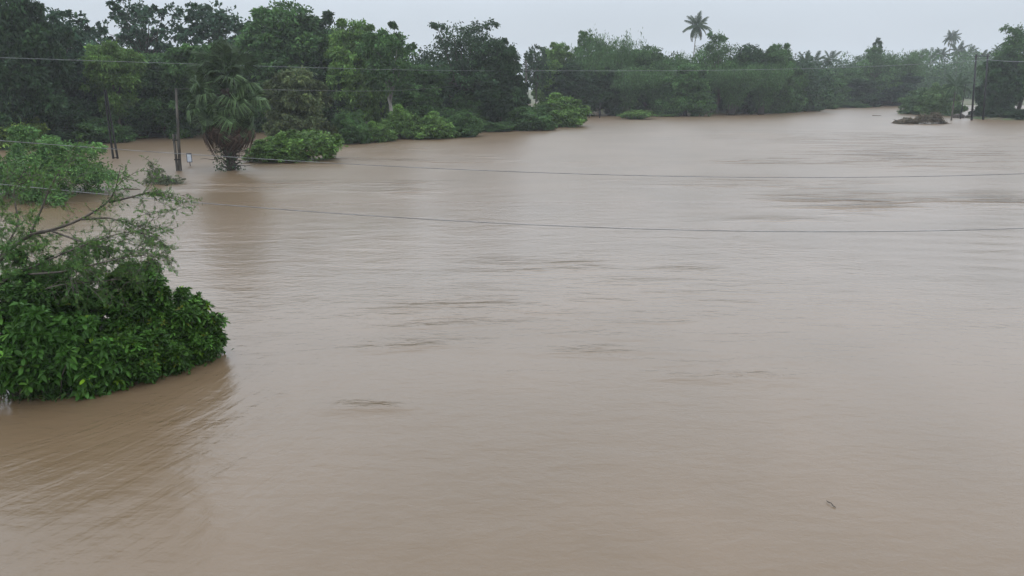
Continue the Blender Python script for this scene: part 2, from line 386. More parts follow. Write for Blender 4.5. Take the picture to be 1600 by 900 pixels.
def broadleaf(key, h, w, base, n, kind, clumps, per, leaf, seed, style='up', flat=.75, r0=.28, bark=None, skirt=0, limbs=14):
    rr = np.random.default_rng(seed); lb = lobes_in(h, w, base, n, kind, rr)
    if skirt:
        for _ in range(skirt):
            a = rr.random()*6.28; s = w*rr.uniform(.09, .15); rad = w/2*rr.uniform(.4, .85)
            lb.append((np.array([math.cos(a)*rad, math.sin(a)*rad, h*rr.uniform(.04, base+.1)]), s))
    for (q, s) in list(lb):
        for _ in range(2):
            d = unit(rr.normal(size=3)*np.array([1, 1, .6])+np.array([q[0], q[1], 0])/w*2.5+np.array([0, 0, .5]))
            if rr.random() < .6: lb.append((q+d*s*rr.uniform(1.0, 1.4), s*rr.uniform(.25, .42)))
    c = MB(); crown_from_lobes(c, lb, clumps, per, leaf, style, rr, flat)
    t = MB(); trunk_to(t, lb, h, base, r0, rr, limbs)
    PROTO[key] = (c.mesh('crown', M_LEAF), t.mesh('trunk', bark or M_BARK, True), h, w)
def bamboo(key, h, w, n, seed, leafn=60):
    rr = np.random.default_rng(seed); c, t = MB(), MB(); C, D = [], []
    for i in range(n):
        a = rr.random()*6.28; rb = rr.random()*w*.10; b = np.array([math.cos(a)*rb, math.sin(a)*rb, -.6])
        hh = h*rr.uniform(.65, 1.0); out = w/2*rr.uniform(.35, 1.0)
        tt = np.linspace(0, 1, 12)[:, None]
        P = b + np.array([math.cos(a), math.sin(a), 0])*out*tt**2.4 + np.array([0, 0, 1])*hh*(1.12*tt - .22*tt**4 )
        t.tube(P, np.linspace(.05, .012, 12), 4)
        for j in range(leafn):
            u_ = rr.uniform(.28, 1.0); k = min(int(u_*11), 10); q = P[k]*(1-(u_*11-k))+P[k+1]*(u_*11-k)
            off = rr.normal(size=3)*(.25+.35*u_); m_ = 7
            C.append(q+off*1.0+rr.normal(size=(m_, 3))*np.array([.18, .18, .3])); D.append(np.tile([0, 0, -1.0], (m_, 1))+rr.normal(size=(m_, 3))*.5+np.array([math.cos(a), math.sin(a), 0])*.4)
    C = np.concatenate(C); D = np.concatenate(D)
    add_cards(c, C, D, rr.uniform(.3, .6, len(C)), .10, tints(len(C), .3, .2))
    PROTO[key] = (c.mesh('crown', M_LEAF), t.mesh('trunk', M_BARK, True), h, w)
broadleaf('dense_a', 14, 10, .25, 34, 'tall', 30, 24, (.42, .5), 1, skirt=8)
broadleaf('dense_b', 13, 10, .22, 36, 'dome', 30, 24, (.40, .5), 2, style='droop', skirt=8)
broadleaf('dome', 13, 15, .30, 60, 'dome', 32, 24, (.36, .5), 3, style='droop', flat=.8, r0=.4, limbs=24)
broadleaf('tall_a', 15, 8, .35, 26, 'tall', 24, 22, (.45, .5), 4, skirt=5)
broadleaf('airy_a', 15, 10, .5, 40, 'spread', 7, 15, (.46, .62), 5, flat=1, r0=.22, limbs=40)
broadleaf('airy_b', 15, 9, .45, 36, 'tall', 7, 14, (.50, .62), 6, flat=1, r0=.22, limbs=36)
broadleaf('layered', 11, 9, .25, 26, 'spread', 22, 22, (.40, .45), 7, flat=.35, r0=.25)
broadleaf('round', 8, 7, .15, 30, 'dome', 28, 22, (.34, .45), 8, style='droop', skirt=8)
broadleaf('pale_trunk', 12, 9, .42, 24, 'spread', 18, 20, (.40, .5), 9, flat=.6, bark=M_PALEBARK, r0=.3)
broadleaf('spire', 14, 4.4, .3, 70, 'cone', 14, 18, (.34, .4), 10, r0=.12)
bamboo('bamboo_a', 14, 9, 42, 21); bamboo('bamboo_b', 12, 7, 36, 22)
broadleaf('bush_a', 3.0, 4.4, .05, 26, 'dome', 20, 16, (.26, .42), 31, r0=.06)
broadleaf('bush_b', 2.8, 4.0, .05, 24, 'dome', 24, 20, (.20, .38), 32, style='droop', r0=.06)
broadleaf('bush_c', 2.4, 4.2, .03, 22, 'spread', 16, 14, (.30, .5), 33, r0=.05)

broadleaf('bush_round', 5, 6, .06, 26, 'dome', 24, 20, (.26, .42), 34, r0=.08, skirt=6)
broadleaf('bush_loose', 2.4, 4.2, .03, 15, 'spread', 9, 12, (.30, .48), 35, r0=.04, flat=.9)

def place(key, name, x, Y, top, wd, col, label, cat='tree', group=None, base_py=None, z0=None, rz=None):
    """a tree whose foot stands Y metres out, under the direction x, as high and wide as it should be"""
    if base_py is not None: Y = G(x, base_py)[1]
    cr, tr, h, w = PROTO[key]
    tp = AT(x, top, Y); X = tp[0]; hz = tp[2]; ww = wpx(wd, Y)
    e_ = empty(name, (X, Y, 0.0 if z0 is None else z0), rng.random()*6.28 if rz is None else rz, (ww/w, ww/w, hz/h))
    t_ = link('trunk', tr, e_); c_ = link('crown', cr, e_); c_.color = (*col, 1)
    tag(e_, label, cat, group)
    return e_

DK = (.026, .056, .024); MD = (.050, .106, .035); LT = (.086, .162, .042); BL = (.032, .066, .038); YG = (.110, .180, .040); BR = (.070, .095, .042)
GL = 'trees of the wood on the left bank'; GR = 'trees of the wood beyond the river bend'; GB = 'bushes standing along the flooded bank'; GF = 'trees far up the river'
trees = [
 ('dense_a','broadleaf_tree', 8, 70, -45, 130, DK, 'very dark dense tree at the far left edge, taller than the frame', GL),
 ('airy_b','broadleaf_tree', 78, 80, 10, 120, BL, 'dark tree with bluish leaf clusters, second from the left edge of the wood', GL),
 ('dense_b','broadleaf_tree', 60, 76, 75, 120, DK, 'low dark tree under the bluish clustered tree at the left', GL),
 ('airy_a','broadleaf_tree', 132, 90, 40, 85, BL, 'slim loose crowned tree between the bluish tree and the yellow-green tree', GL),
 ('layered','broadleaf_tree', 172, 78, 56, 100, LT, 'yellow-green tree in front of the airy see-through tree', GL),
 ('airy_a','airy_tree', 222, 100, 3, 125, BL, 'airy see-through tree, left one of the two with sky between leaf clusters', GL),
 ('dense_b','broadleaf_tree', 245, 84, 82, 110, MD, 'round mid green tree right under the left airy tree', GL),
 ('dense_a','broadleaf_tree', 115, 84, 100, 110, DK, 'dark low tree behind the lattice pole', GL),
 ('airy_b','airy_tree', 336, 102, 0, 120, BL, 'airy see-through tree rising above the fan palm', GL),
 ('layered','broadleaf_tree', 308, 82, 58, 120, MD, 'lighter green tree just left of and behind the fan palm', GL),
 ('dense_a','broadleaf_tree', 442, 95, -12, 150, MD, 'tallest bulky green tree right of the fan palm, reaching the top of the frame', GL),
 ('tall_a','broadleaf_tree', 398, 98, 30, 80, MD, 'narrow green tree between the fan palm and the tallest bulky tree', GL),
 ('tall_a','broadleaf_tree', 505, 104, 20, 90, DK, 'narrow dark tree with twiggy top right of the tallest bulky tree', GL),
 ('dense_b','broadleaf_tree', 548, 93, 30, 110, LT, 'light green rounded tree in the middle of the left wood', GL),
 ('pale_trunk','broadleaf_tree', 604, 87, 44, 100, MD, 'tree with a pale forked trunk showing, near the end of the left wood', GL),
 ('dense_a','broadleaf_tree', 575, 98, 62, 100, DK, 'dark tree behind the tree with the pale forked trunk', GL),
 ('dense_b','broadleaf_tree', 648, 94, 100, 100, MD, 'lower green tree left of the big dome shaped tree', GL),
 ('dome','broadleaf_tree', 720, 101, 34, 185, DK, 'big dark dome shaped tree standing apart against the sky', GL),
 ('dense_b','broadleaf_tree', 783, 99, 58, 80, DK, 'dark shoulder tree joined to the right side of the big dome tree', GL),
 ('round','small_tree', 458, 73, 102, 105, BR, 'small rounded brownish green tree right beside the fan palm', GL),
 ('dense_b','broadleaf_tree', 500, 92, 105, 110, DK, 'dark low tree above the large leaved water edge bush', GL),
 ('dense_a','broadleaf_tree', 562, 96, 112, 100, DK, 'dark low tree behind the round dark bush', GL),
 ('dense_b','broadleaf_tree', 664, 96, 125, 90, DK, 'dark undergrowth tree under the left side of the dome tree', GL),
 ('round','small_tree', 730, 98, 140, 62, MD, 'small lighter tree in front of the foot of the dome tree', GL),
 ('dense_b','broadleaf_tree', 785, 104, 118, 90, DK, 'dark low tree under the right shoulder of the dome tree', GL),
 ('dense_b','broadleaf_tree', 20, 84, 110, 130, DK, 'dark undergrowth tree deep in the wood at the left edge', GL),
 ('dense_a','broadleaf_tree', 190, 88, 120, 110, DK, 'dark undergrowth tree behind the yellow-green tree', GL),
 ('dense_b','broadleaf_tree', 330, 92, 120, 120, DK, 'dark undergrowth tree directly behind the fan palm', GL),
 ('airy_b','broadleaf_tree', 838, 134, 68, 44, DK, 'thin dark tree just right of the hazy pole', GR),
 ('dense_b','broadleaf_tree', 868, 140, 66, 64, LT, 'light green rounded tree at the left end of the far wood', GR),
 ('bamboo_a','bamboo_clump', 918, 142, 52, 85, MD, 'bamboo clump with a ragged top at the left of the far wood', GR),
 ('airy_b','broadleaf_tree', 921, 147, 44, 48, MD, 'thin topped tree poking out of the left bamboo clump', GR),
 ('bamboo_b','bamboo_clump', 966, 147, 36, 62, MD, 'tall feathery bamboo with sprays against the sky', GR),
 ('dense_a','broadleaf_tree', 1012, 150, 64, 80, MD, 'green tree between the feathery bamboo and the tall coconut palm', GR),
 ('bamboo_a','bamboo_clump', 1052, 147, 68, 76, MD, 'bamboo clump under the tall coconut palm, to its left', GR),
 ('round','creeper_covered_tree', 1075, 140, 96, 84, (.058, .125, .042), 'round light green creeper covered tree leaning over the water', GR),
 ('dome','broadleaf_tree', 1128, 152, 52, 100, MD, 'domed tree right of the tall coconut palm, highest of the far wood', GR),
 ('dense_a','broadleaf_tree', 1172, 150, 62, 66, DK, 'dark tree right of the domed tree of the far wood', GR),
 ('bamboo_a','bamboo_clump', 1150, 143, 88, 78, MD, 'drooping bamboo in front of the domed tree of the far wood', GR),
 ('dense_b','broadleaf_tree', 1218, 154, 67, 64, MD, 'rounded tree where the far wood starts to fall away to the right', GR),
 ('bamboo_b','bamboo_clump', 1196, 146, 88, 62, MD, 'drooping bamboo at the right end of the dark waterline', GR),
 ('dense_a','broadleaf_tree', 893, 138, 92, 76, DK, 'dark tree behind the bushes at the left end of the far wood', GR),
 ('bamboo_b','bamboo_clump', 980, 141, 92, 76, MD, 'low hanging bamboo above the small green islet', GR),
 ('bamboo_b','bamboo_clump', 1030, 142, 100, 70, MD, 'low hanging bamboo between the islet and the creeper covered tree', GR),
 ('dense_b','broadleaf_tree', 940, 142, 98, 76, DK, 'dark tree above the two short posts in the water', GR),
 ('dense_a','broadleaf_tree', 1256, 176, 90, 56, DK, 'dark tree left of the pair of far coconut palms', GF),
 ('round','broadleaf_tree', 1238, 160, 100, 56, MD, 'mid green tree at the water where the far wood ends', GR),
 ('dense_b','broadleaf_tree', 1296, 190, 106, 66, MD, 'green tree under the pair of far coconut palms', GF),
 ('dense_a','broadleaf_tree', 1330, 200, 102, 56, MD, 'lower tree right of the pair of far coconut palms', GF),
 ('dome','broadleaf_tree', 1368, 205, 74, 84, MD, 'large hazy tree at the river bend below the spire topped tree', GF),
 ('spire','spire_tree', 1374, 207, 56, 26, DK, 'spire shaped tree sticking up above the river bend', GF),
 ('bamboo_a','bamboo_clump', 1412, 210, 66, 74, MD, 'hazy feathery bamboo right of the spire topped tree', GF),
 ('dense_b','broadleaf_tree', 1340, 196, 122, 70, DK, 'dark low tree above the brown far bank', GF),
 ('dense_b','broadleaf_tree', 1400, 206, 112, 80, BL, 'dark low tree at the very end of the visible river', GF),
 ('dome','broadleaf_tree', 1612, 134, 40, 130, MD, 'big tree with hanging branches at the right edge of the frame', 'trees on the right bank'),
 ('dense_b','broadleaf_tree', 1572, 130, 80, 66, DK, 'dark tree just right of the twin poles', 'trees on the right bank'),
 ('round','small_tree', 1556, 128, 128, 40, DK, 'low dark tree behind the foot of the twin poles', 'trees on the right bank'),
]
for (k, nm, x, Y, top, wd, col, lab, grp) in trees:
    place(k, nm, x, Y, top, wd, col, lab, 'bamboo' if 'bamboo' in nm else 'tree', grp)

bushes = [
 ('bush_a', 432, 252, 212, 80, LT, 'bright large leaved bush at the water just right of the fan palm'),
 ('bush_loose', 484, 250, 202, 96, LT, 'bright large leaved bush with branches trailing right into the current'),
 ('bush_a', 404, 247, 222, 40, MD, 'small low bush touching the right side of the fan palm trunk'),
 ('bush_loose', 512, 248, 232, 36, LT, 'lowest leafy tip trailing in the current right of the large leaved bushes'),
 ('bush_b', 546, 224, 172, 60, MD, 'round dark bush with drooping twigs at the waterline'),
 ('bush_a', 586, 221, 192, 56, LT, 'low light bush right of the round dark bush'),
 ('bush_a', 626, 216, 168, 64, LT, 'leafy bright bush below the pale forked trunk'),
 ('bush_a', 674, 216, 178, 70, LT, 'bright spreading bush in front of the dark wood'),
 ('bush_b', 720, 213, 172, 62, MD, 'darker bush at the right end of the bright bush row'),
 ('bush_b', 772, 205, 190, 56, MD, 'low flat bush beneath the dome tree, light water behind it'),
 ('bush_b', 830, 203, 164, 74, MD, 'dark green bush left of the tallest waterline bush'),
 ('bush_a', 872, 197, 150, 84, LT, 'tallest waterline bush, at the tip of the left bank'),
 ('bush_c', 994, 186, 172, 50, LT, 'small bright green bush islet standing in open water'),
 ('bush_c', 1042, 182, 177, 34, LT, 'tiny low green islet right of the small bush islet'),
 ('bush_b', 1212, 176, 144, 52, MD, 'bush at the foot of the trees where the far bank turns'),
 ('bush_b', 1252, 173, 155, 60, MD, 'low bush on the far bank next to the turning point'),
 ('bush_a', 1296, 170, 146, 36, MD, 'upright light green bush on the far bank'),
 ('bush_b', 1330, 168, 158, 50, MD, 'low flat bush by the brown earth of the far bank'),
 ('bush_b', 150, 222, 180, 96, MD, 'green bush behind the lattice pole'),
 ('bush_c', 238, 211, 170, 74, LT, 'bright leafy bush under the trees left of the fan palm'),
 ('bush_a', 14, 232, 166, 90, YG, 'yellowish shrub at the far left edge under the trees'),
 ('bush_round', 1438, 178, 137, 50, (.085, .150, .070), 'left bush of the clump standing in the river at the right'),
 ('bush_round', 1472, 180, 130, 56, (.10, .175, .070), 'right and taller bush of the clump standing in the river at the right'),
 ('bush_b', 1566, 185, 174, 60, DK, 'low dark bush on the bund at the right edge'),
 ('bush_b', 1602, 187, 170, 60, DK, 'low dark bush at the frame edge on the bund'),
]
for (k, x, by, top, wd, col, lab) in bushes:
    place(k, 'bush', x, 0, top, wd*1.12, col, lab, 'bush', GB, base_py=by)

# dense mid bush at the left (nearer, finer leaves)
broadleaf('bush_near', 3.2, 7.0, .02, 60, 'dome', 30, 26, (.17, .42), 41, style='droop', r0=.07)
place('bush_near', 'bush', 72, 0, 208, 230, (.075, .155, .050), 'large rounded green bush in the water left of the lattice pole', 'bush', GB, base_py=306)
broadleaf('shrub_small', 1.4, 2.6, .0, 16, 'cone', 12, 12, (.13, .3), 42, r0=.025)
place('shrub_small', 'shrub', 240, 0, 250, 44, (.10, .12, .075), 'small pale shrub half drowned in front of the concrete pole', 'shrub', None, base_py=287)
place('shrub_small', 'shrub', 268, 0, 273, 46, (.09, .11, .07), 'very low drowned tip of shrub trailing beside the small pale shrub', 'shrub', None, base_py=287)

# wood interior: the mass behind the single trees
def wood(name, spots, col, seed, leaf=.6, per=1):
    rr = np.random.default_rng(seed); C, D = [], []; t = MB(); c = MB()
    for (x, y, h, w) in spots:
        nn = int(260*per); a = rr.normal(size=(nn, 3)); a = unit(a)*rr.uniform(.5, 1.05, (nn, 1))
        C.append(np.array([x, y, h*.52]) + a*np.array([w/2, w/2, h*.48])); D.append(a+rr.normal(size=(nn, 3))*.7)
    C = np.concatenate(C); C[:, 2] = np.maximum(C[:, 2], .2); D = np.concatenate(D)
    add_cards(c, C, D, rr.uniform(.7, 1.4, len(C))*leaf, leaf*.6, tints(len(C), .3, .15))
    o = c.build(name, M_LEAF); o.color = (*col, 1); tag(o, kind='stuff')
    return o
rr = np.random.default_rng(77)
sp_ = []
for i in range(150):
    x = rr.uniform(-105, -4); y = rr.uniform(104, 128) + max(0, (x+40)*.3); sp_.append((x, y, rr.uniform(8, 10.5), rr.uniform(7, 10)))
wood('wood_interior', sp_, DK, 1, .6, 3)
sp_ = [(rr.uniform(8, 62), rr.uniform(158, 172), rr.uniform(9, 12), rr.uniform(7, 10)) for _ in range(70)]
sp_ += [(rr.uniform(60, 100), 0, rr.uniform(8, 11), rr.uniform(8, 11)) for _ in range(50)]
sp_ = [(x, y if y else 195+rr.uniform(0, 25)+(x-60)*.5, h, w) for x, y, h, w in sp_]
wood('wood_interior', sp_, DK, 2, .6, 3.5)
sp_ = [(rr.uniform(110, 300), rr.uniform(250, 330), rr.uniform(11, 17), rr.uniform(10, 14)) for _ in range(110)]
wood('distant_wood', sp_, MD, 3, .75, 5)

# ------------------------------------------------------------------ palms
def coco_frond(L, curve, seed, n=46):
    rr = np.random.default_rng(seed); mb = MB(); t = np.linspace(0, 1, 12)
    x = L*(t - .12*t**3*curve); z = -L*curve*.55*t**2.2
    P = np.stack([x, np.zeros(12), z], 1); mb.tube(P, np.linspace(.05, .012, 12), 4)
    C, D, LL = [], [], []
    for s in (-1, 1):
        for i in range(n):
            u_ = .14+.86*i/n; k = min(int(u_*11), 10); f = u_*11-k; q = P[k]*(1-f)+P[k+1]*f
            C.append(q); D.append([.55, s*(.85), -.55-.35*rr.random()]); LL.append(1.15*math.sin(math.pi*min(1, .12+.85*u_))**.5+.15)
    add_leaves(mb, np.array(C), np.array(D), np.array(LL), .11, tints(2*n, .15, .2), droop=.35)
    return mb.mesh('frond', M_LEAF)
CF = [coco_frond(4.4, .5, 1), coco_frond(4.6, .9, 2), coco_frond(4.2, 1.3, 3)]
def coconut(x, top, Y, s, label, lean=0.0, n=20, group=None, parts=True, seed=1, name='coconut_palm', bark=None):
    rr = np.random.default_rng(seed); hub = AT(x, top, Y); h = hub[2]/s
    e_ = empty(name, (hub[0]-lean, Y, 0), 0, (s, s, s)); tag(e_, label, 'palm', group)
    tb = MB(); tt = np.linspace(0, 1, 14)[:, None]
    P = np.concatenate([lean/s*tt**1.6, 0*tt, -.6+(h+.6)*tt], 1); tb.tube(P, np.linspace(.24, .13, 14), 8)
    tb.build('trunk', bark or M_PALEBARK, e_, True)
    top_ = Vector(P[-1])
    fr = []
    for i in range(n):
        el = math.radians(80 - 108*(i/n)**.9 + rr.normal()*8); az = i*2.4+rr.normal()*.25
        fr.append((CF[0 if el > .7 else (1 if el > 0 else 2)], az, el, rr.uniform(.85, 1.1)))
    col_ = (.050, .085, .040, 1)
    if parts:
        for (me, az, el, sc) in fr:
            o = link('frond', me, e_, top_); o.rotation_euler = (0, -el, az); o.scale = (sc,)*3; o.color = col_ if el > -.4 else (.085, .095, .045, 1)
    else:
        from mathutils import Matrix, Euler
        V, T, Cc = [], [], []; mb = MB()
        for (me, az, el, sc) in fr:
            a = np.empty(len(me.vertices)*3, np.float32); me.vertices.foreach_get('co', a); a = a.reshape(-1, 3)
            t_ = np.empty(len(me.loops), np.int32); me.loops.foreach_get('vertex_index', t_)
            Rm = np.array(Euler((0, -el, az)).to_matrix()); mb.add(a*sc@Rm.T+np.array(top_), t_.reshape(-1, 3))
        o = mb.build('crown', M_LEAF, e_); o.color = col_
    return e_
coconut(1089, 40, 205, .76, 'tall lone coconut palm standing high above the wood', lean=.8, n=30, seed=3)
coconut(1488, 58, 300, .72, 'small hazy coconut palm high above the far right trees', lean=.9, n=26, seed=5)
GC = 'hazy coconut palms along the far skyline'
for (x, top, Y, s, lab, sd) in (
  (1272, 97, 215, .75, 'left coconut palm of the pair above the far bank trees', 11), (1297, 94, 225, .75, 'right coconut palm of the pair above the far bank trees', 12),
  (1258, 96, 220, .65, 'coconut palm top just left of the far pair', 13),
  (1436, 92, 280, .8, 'leftmost of the hazy coconut palms right of the feathery bamboo', 14), (1455, 88, 290, .8, 'second of the hazy coconut palms right of the feathery bamboo', 15),
  (1470, 86, 285, .8, 'coconut palm left under the small high palm', 16), (1497, 80, 280, .85, 'coconut palm right under the small high palm', 17),
  (1512, 84, 290, .85, 'coconut palm just left of the twin poles', 18), (1534, 90, 285, .8, 'coconut palm seen between the twin poles', 19),
  (1562, 82, 240, .7, 'coconut palm head above the dark tree right of the twin poles', 20), (1424, 96, 290, .75, 'low hazy coconut palm half hidden by the feathery bamboo', 22)):
    coconut(x, top, Y, s, lab, lean=rng.normal()*.5, n=18, group=GC, parts=False, seed=sd)
coconut(1494, 134, 122, .5, 'short young palm at the right end of the river bush clump', n=14, parts=False, seed=30, name='young_palm', bark=M_BARK)
coconut(1598, 62, 138, .8, 'palm head at the top of the right edge trees', n=16, parts=False, seed=31)

def fan_frond(seed, rad=.88, pet=1.7, droop=.32):
    rr = np.random.default_rng(seed); mb = MB()
    P = arc((0, 0, 0), (pet, 0, -.12), 5, -.08); mb.tube(P, np.linspace(.035, .018, 5), 4)
    c = np.array([pet, 0, -.12]); n = 30
    for i in range(n):
        a = math.radians(-140 + 280*i/(n-1)); d = np.array([math.cos(a), math.sin(a), 0]); s = np.array([-d[1], d[0], 0])
        L = rad*(.85+.15*math.cos(a*.6))*rr.uniform(.9, 1.05); w = rad*.060
        up = np.array([0, 0, 1.])*(.10*abs(math.sin(a)))
        m_ = c+d*L*.55+up*L; e = c+d*L*(.97-droop*.25) - np.array([0, 0, 1.])*L*droop*rr.uniform(.3, 1.7)
        V = [c, c+d*L*.5+s*w*.8+up*L, m_+np.array([0, 0, .03]), c+d*L*.5-s*w*.8+up*L, e]
        mb.add(V, [(0, 1, 2), (0, 2, 3), (1, 4, 2), (2, 4, 3)], np.array([1.1, 1, .95])*math.exp(rr.normal(0, .38)))
    return mb
base = G(362, 266); e_ = empty('fan_palm', (base[0], base[1], 0)); tag(e_, 'bushy fan palm with a skirt of dead brown leaves standing in the flood', 'palm')
FF = [fan_frond(1).mesh('frond', M_LEAF), fan_frond(2, .85, 1.6, .5).mesh('frond', M_LEAF), fan_frond(3, .95, 1.3, 1.1).mesh('dead_frond', M_DEAD)]
tb = MB(); tt = np.linspace(0, 1, 16); rr = np.random.default_rng(9)
tb.tube(np.stack([rr.normal(0, .02, 16), rr.normal(0, .02, 16), -.8+6.0*tt], 1), .31+rr.uniform(-.04, .05, 16), 10)
for i in range(90):                                   # old leaf bases
    a = i*2.4; z_ = -.1+4.9*i/90; d = np.array([math.cos(a), math.sin(a), 0])
    tb.tube([d*.25+[0, 0, z_], d*.42+[0, 0, z_+.12], d*rr.uniform(.48, .72)+[0, 0, z_+rr.uniform(.1, .4)]], [.07, .05, .02], 4)
tb.build('trunk', M_PALMBARK, e_, True)
for i in range(100):
    t_ = i/100; el = math.radians(80-142*t_**.85+rr.normal()*9); az = i*2.4+rr.normal()*.25
    o = link('frond', FF[0 if el > .5 else 1], e_, (0, 0, 4.2+1.2*(1-t_))); o.rotation_euler = (rr.normal()*.9, -el, az); s_ = rr.uniform(.7, 1.28); o.scale = (s_,)*3
    g_ = rr.uniform(.6, 1.5); o.color = (.046*g_, .080*g_, .036*g_, 1)
for i in range(40):
    el = math.radians(rr.uniform(-86, -35)); az = i*2.4+rr.normal()*.3
    o = link('dead_frond', FF[2], e_, (0, 0, rr.uniform(3.3, 4.0))); o.rotation_euler = (rr.normal()*.4, -el, az); s_ = rr.uniform(.85, 1.2); o.scale = (s_,)*3
    o.color = (.055, .040, .030, 1)
vb = MB(); nn = 520; a = rr.random(nn)*6.28; zz = rr.random(nn)**1.3*2.1; rd = .42+rr.random(nn)**2*.5*(1-zz/3.2)+.16*np.sin(a*3+zz*4)
C = np.stack([np.cos(a)*rd-.22, np.sin(a)*rd, zz+.02], 1)
add_cards(vb, C, np.stack([np.cos(a), np.sin(a), -.3+a*0], 1)+rr.normal(size=(nn, 3))*.6, .15, .09)
o = vb.build('climbing_vine', M_LEAF, e_); o.color = (*DK, 1)
for (dx, L, z_) in ((-.5, 1.3, .8), (-.4, .9, 1.3), (.4, 1.4, .35), (.4, 1.2, .7), (.3, 1.5, 1.0)):
    b_ = MB(); s_ = 1 if dx > 0 else -1
    b_.tube(arc((dx, -.2, z_), (dx+s_*L, -.5, z_+rr.uniform(-.15, .1)), 5, .05, .03), np.linspace(.035, .012, 5), 5); b_.build('bare_stub', M_BARK, e_, True)

# ------------------------------------------------------------------ poles, wires, sign
def lattice_pole(name, p0, p1, gap, label, cross=True, leg=.07, steps=9):
    """two upright members tied with rungs"""
    e_ = empty(name, (p0[0], p0[1], 0)); tag(e_, label, 'pole')
    p0 = np.array(p0)-np.array([p0[0], p0[1], 0]); top = np.array(p1)-np.array([e_.location[0], e_.location[1], 0]); p0 = p0 - np.array([0, 0, 1.0])
    for s in (-1, 1):
        m_ = MB(); m_.tube([p0+[s*gap/2, 0, 0], top+[s*gap*.15, 0, 0]], [leg, leg*.8], 4); m_.build('leg', M_STEEL, e_)
    for i in range(steps):
        t = (i+.6)/steps; q = p0*(1-t)+top*t; w = gap/2*(1-.3*t)
        m_ = MB(); m_.box(q+[-w, -.03, -.03], q+[w, .03, .03]); m_.build('rung', M_STEEL, e_)
    if cross:
        m_ = MB(); m_.box(top+[-.75, -.05, -.45], top+[.75, .05, -.35]); m_.build('crossarm', M_STEEL, e_)
    return e_
p0 = G(181, 248); p1 = AT(164, 140, p0[1]); lattice_pole('lattice_pole', p0, p1, .38, 'dark leaning two legged lattice pole between the mid bush and the open flood', False, .085)
p0 = G(280, 267); p1 = AT(275, 138, p0[1])
e_ = empty('concrete_pole', (p0[0], p0[1], 0)); tag(e_, 'concrete power pole with a thicker doubled foot, left of the fan palm', 'pole')
lean = (p1[0]-p0[0], 0, p1[2])
m_ = MB(); m_.tube([(0, 0, -1), lean], [.11, .07], 8); m_.build('shaft', M_CONC, e_, True)
for s in (-1, 1):
    m_ = MB(); m_.box((s*.115-.05, -.08, -1), (s*.115+.05, .08, 2.35)); m_.build('brace_post', M_CONC, e_)
m_ = MB(); m_.box((-.19, -.13, 1.95), (.19, -.085, 2.03)); m_.box((-.19, -.13, .7), (.19, -.085, .78)); m_.build('clamp', M_STEEL, e_)
# hazy distant pole
p0 = G(823, 190); p1 = AT(822, 94, p0[1])
e_ = empty('power_pole', (p0[0], p0[1], 0)); tag(e_, 'thin dark power pole at the gap between the left wood and the far wood', 'pole')
m_ = MB(); m_.tube([(0, 0, -1), (p1[0]-p0[0], 0, p1[2])], [.17, .12], 8); m_.build('shaft', M_CONC, e_, True)
c_ = np.array([p1[0]-p0[0], 0, p1[2]]); m_ = MB(); m_.box(c_+[-.9, -.2, -1.6], c_+[.9, -.12, -1.48]); m_.build('crossarm', M_STEEL, e_)
m_ = MB(); m_.box(c_+[-.55, -.2, -.9], c_+[.55, -.13, -.82]); m_.build('crossarm', M_STEEL, e_)
# twin poles at the right
pA, pB = G(1519, 188), G(1537, 187); tA, tB = AT(1525.5, 85, pA[1]), AT(1543.5, 85, pB[1])
e_ = empty('twin_pole', (pA[0], pA[1], 0)); tag(e_, 'pair of tall dark posts joined by a crossbar, standing in the river at the right', 'pole')
o0 = np.array([pA[0], pA[1], 0])
for a, b in ((pA, tA), (pB, tB)):
    m_ = MB(); m_.tube([a-o0-[0, 0, 1.2], b-o0], [.16, .12], 8); m_.build('post', M_STEEL, e_, True)
m_ = MB(); q0, q1 = tA-o0, tB-o0; m_.tube([q0+[-.3, -.2, -.25], q1+[.3, -.2, -.25]], [.08, .08], 4); m_.build('crossbar', M_STEEL, e_)
for (i, q) in enumerate((q0, (q0+q1)/2, q1)):
    m_ = MB(); q = q+np.array([0, -.2, -.18]); m_.tube([q, q+[0, 0, .12], q+[0, 0, .24]], [.05, .08, .05], 8); m_.build('insulator', M_CONC, e_, True)
p0 = G(1516, 186.5); m_ = MB(); m_.tube([(0, 0, -1), (.1, 0, 5.6)], [.09, .07], 6); o = m_.build('thin_post', M_STEEL, None, True); o.location = (p0[0]-.5, p0[1]+2, 0); tag(o, 'thin shorter post just left of the twin poles', 'post')
for (x, y, t_, lab) in ((920.5, 184, 168, 'left one of two short posts in the water before the far wood'), (937, 184.5, 160, 'right one of two short posts in the water before the far wood')):
    p0 = G(x, y); p1 = AT(x, t_, p0[1]); m_ = MB(); m_.tube([(0, 0, -.8), (0, 0, p1[2])], [.10, .08], 6); o = m_.build('short_post', M_STEEL, None, True); o.location = (p0[0], p0[1], 0); tag(o, lab, 'post', 'short posts in the water')
ba, bb = G(1506, 185), (122, 116)
m_ = MB(); rr = np.random.default_rng(50)
for i in range(46):
    t = i/46; x = ba[0]+(bb[0]+30-ba[0])*t; y = ba[1]+1.5+(bb[1]-ba[1]-1.5)*min(1, t*1.7); w = .8; h = .45+rr.uniform(0, .3)
    v = []
    for zz, k in ((-.5, 1.0), (h*.7, .85), (h, .5)):
        for (sx, sy) in ((-1, -1), (1, -1), (1, 1), (-1, 1)): v.append([x-ba[0]+sx*w*k*.95+rr.normal()*.05, y-ba[1]+sy*.6*k+rr.normal()*.05, zz])
    f = []
    for q in (0, 4):
        for j in range(4): a, b = q+j, q+(j+1) % 4; f += [(a, b, b+4), (a, b+4, a+4)]
    m_.add(v, f+[(8, 9, 10), (8, 10, 11)])
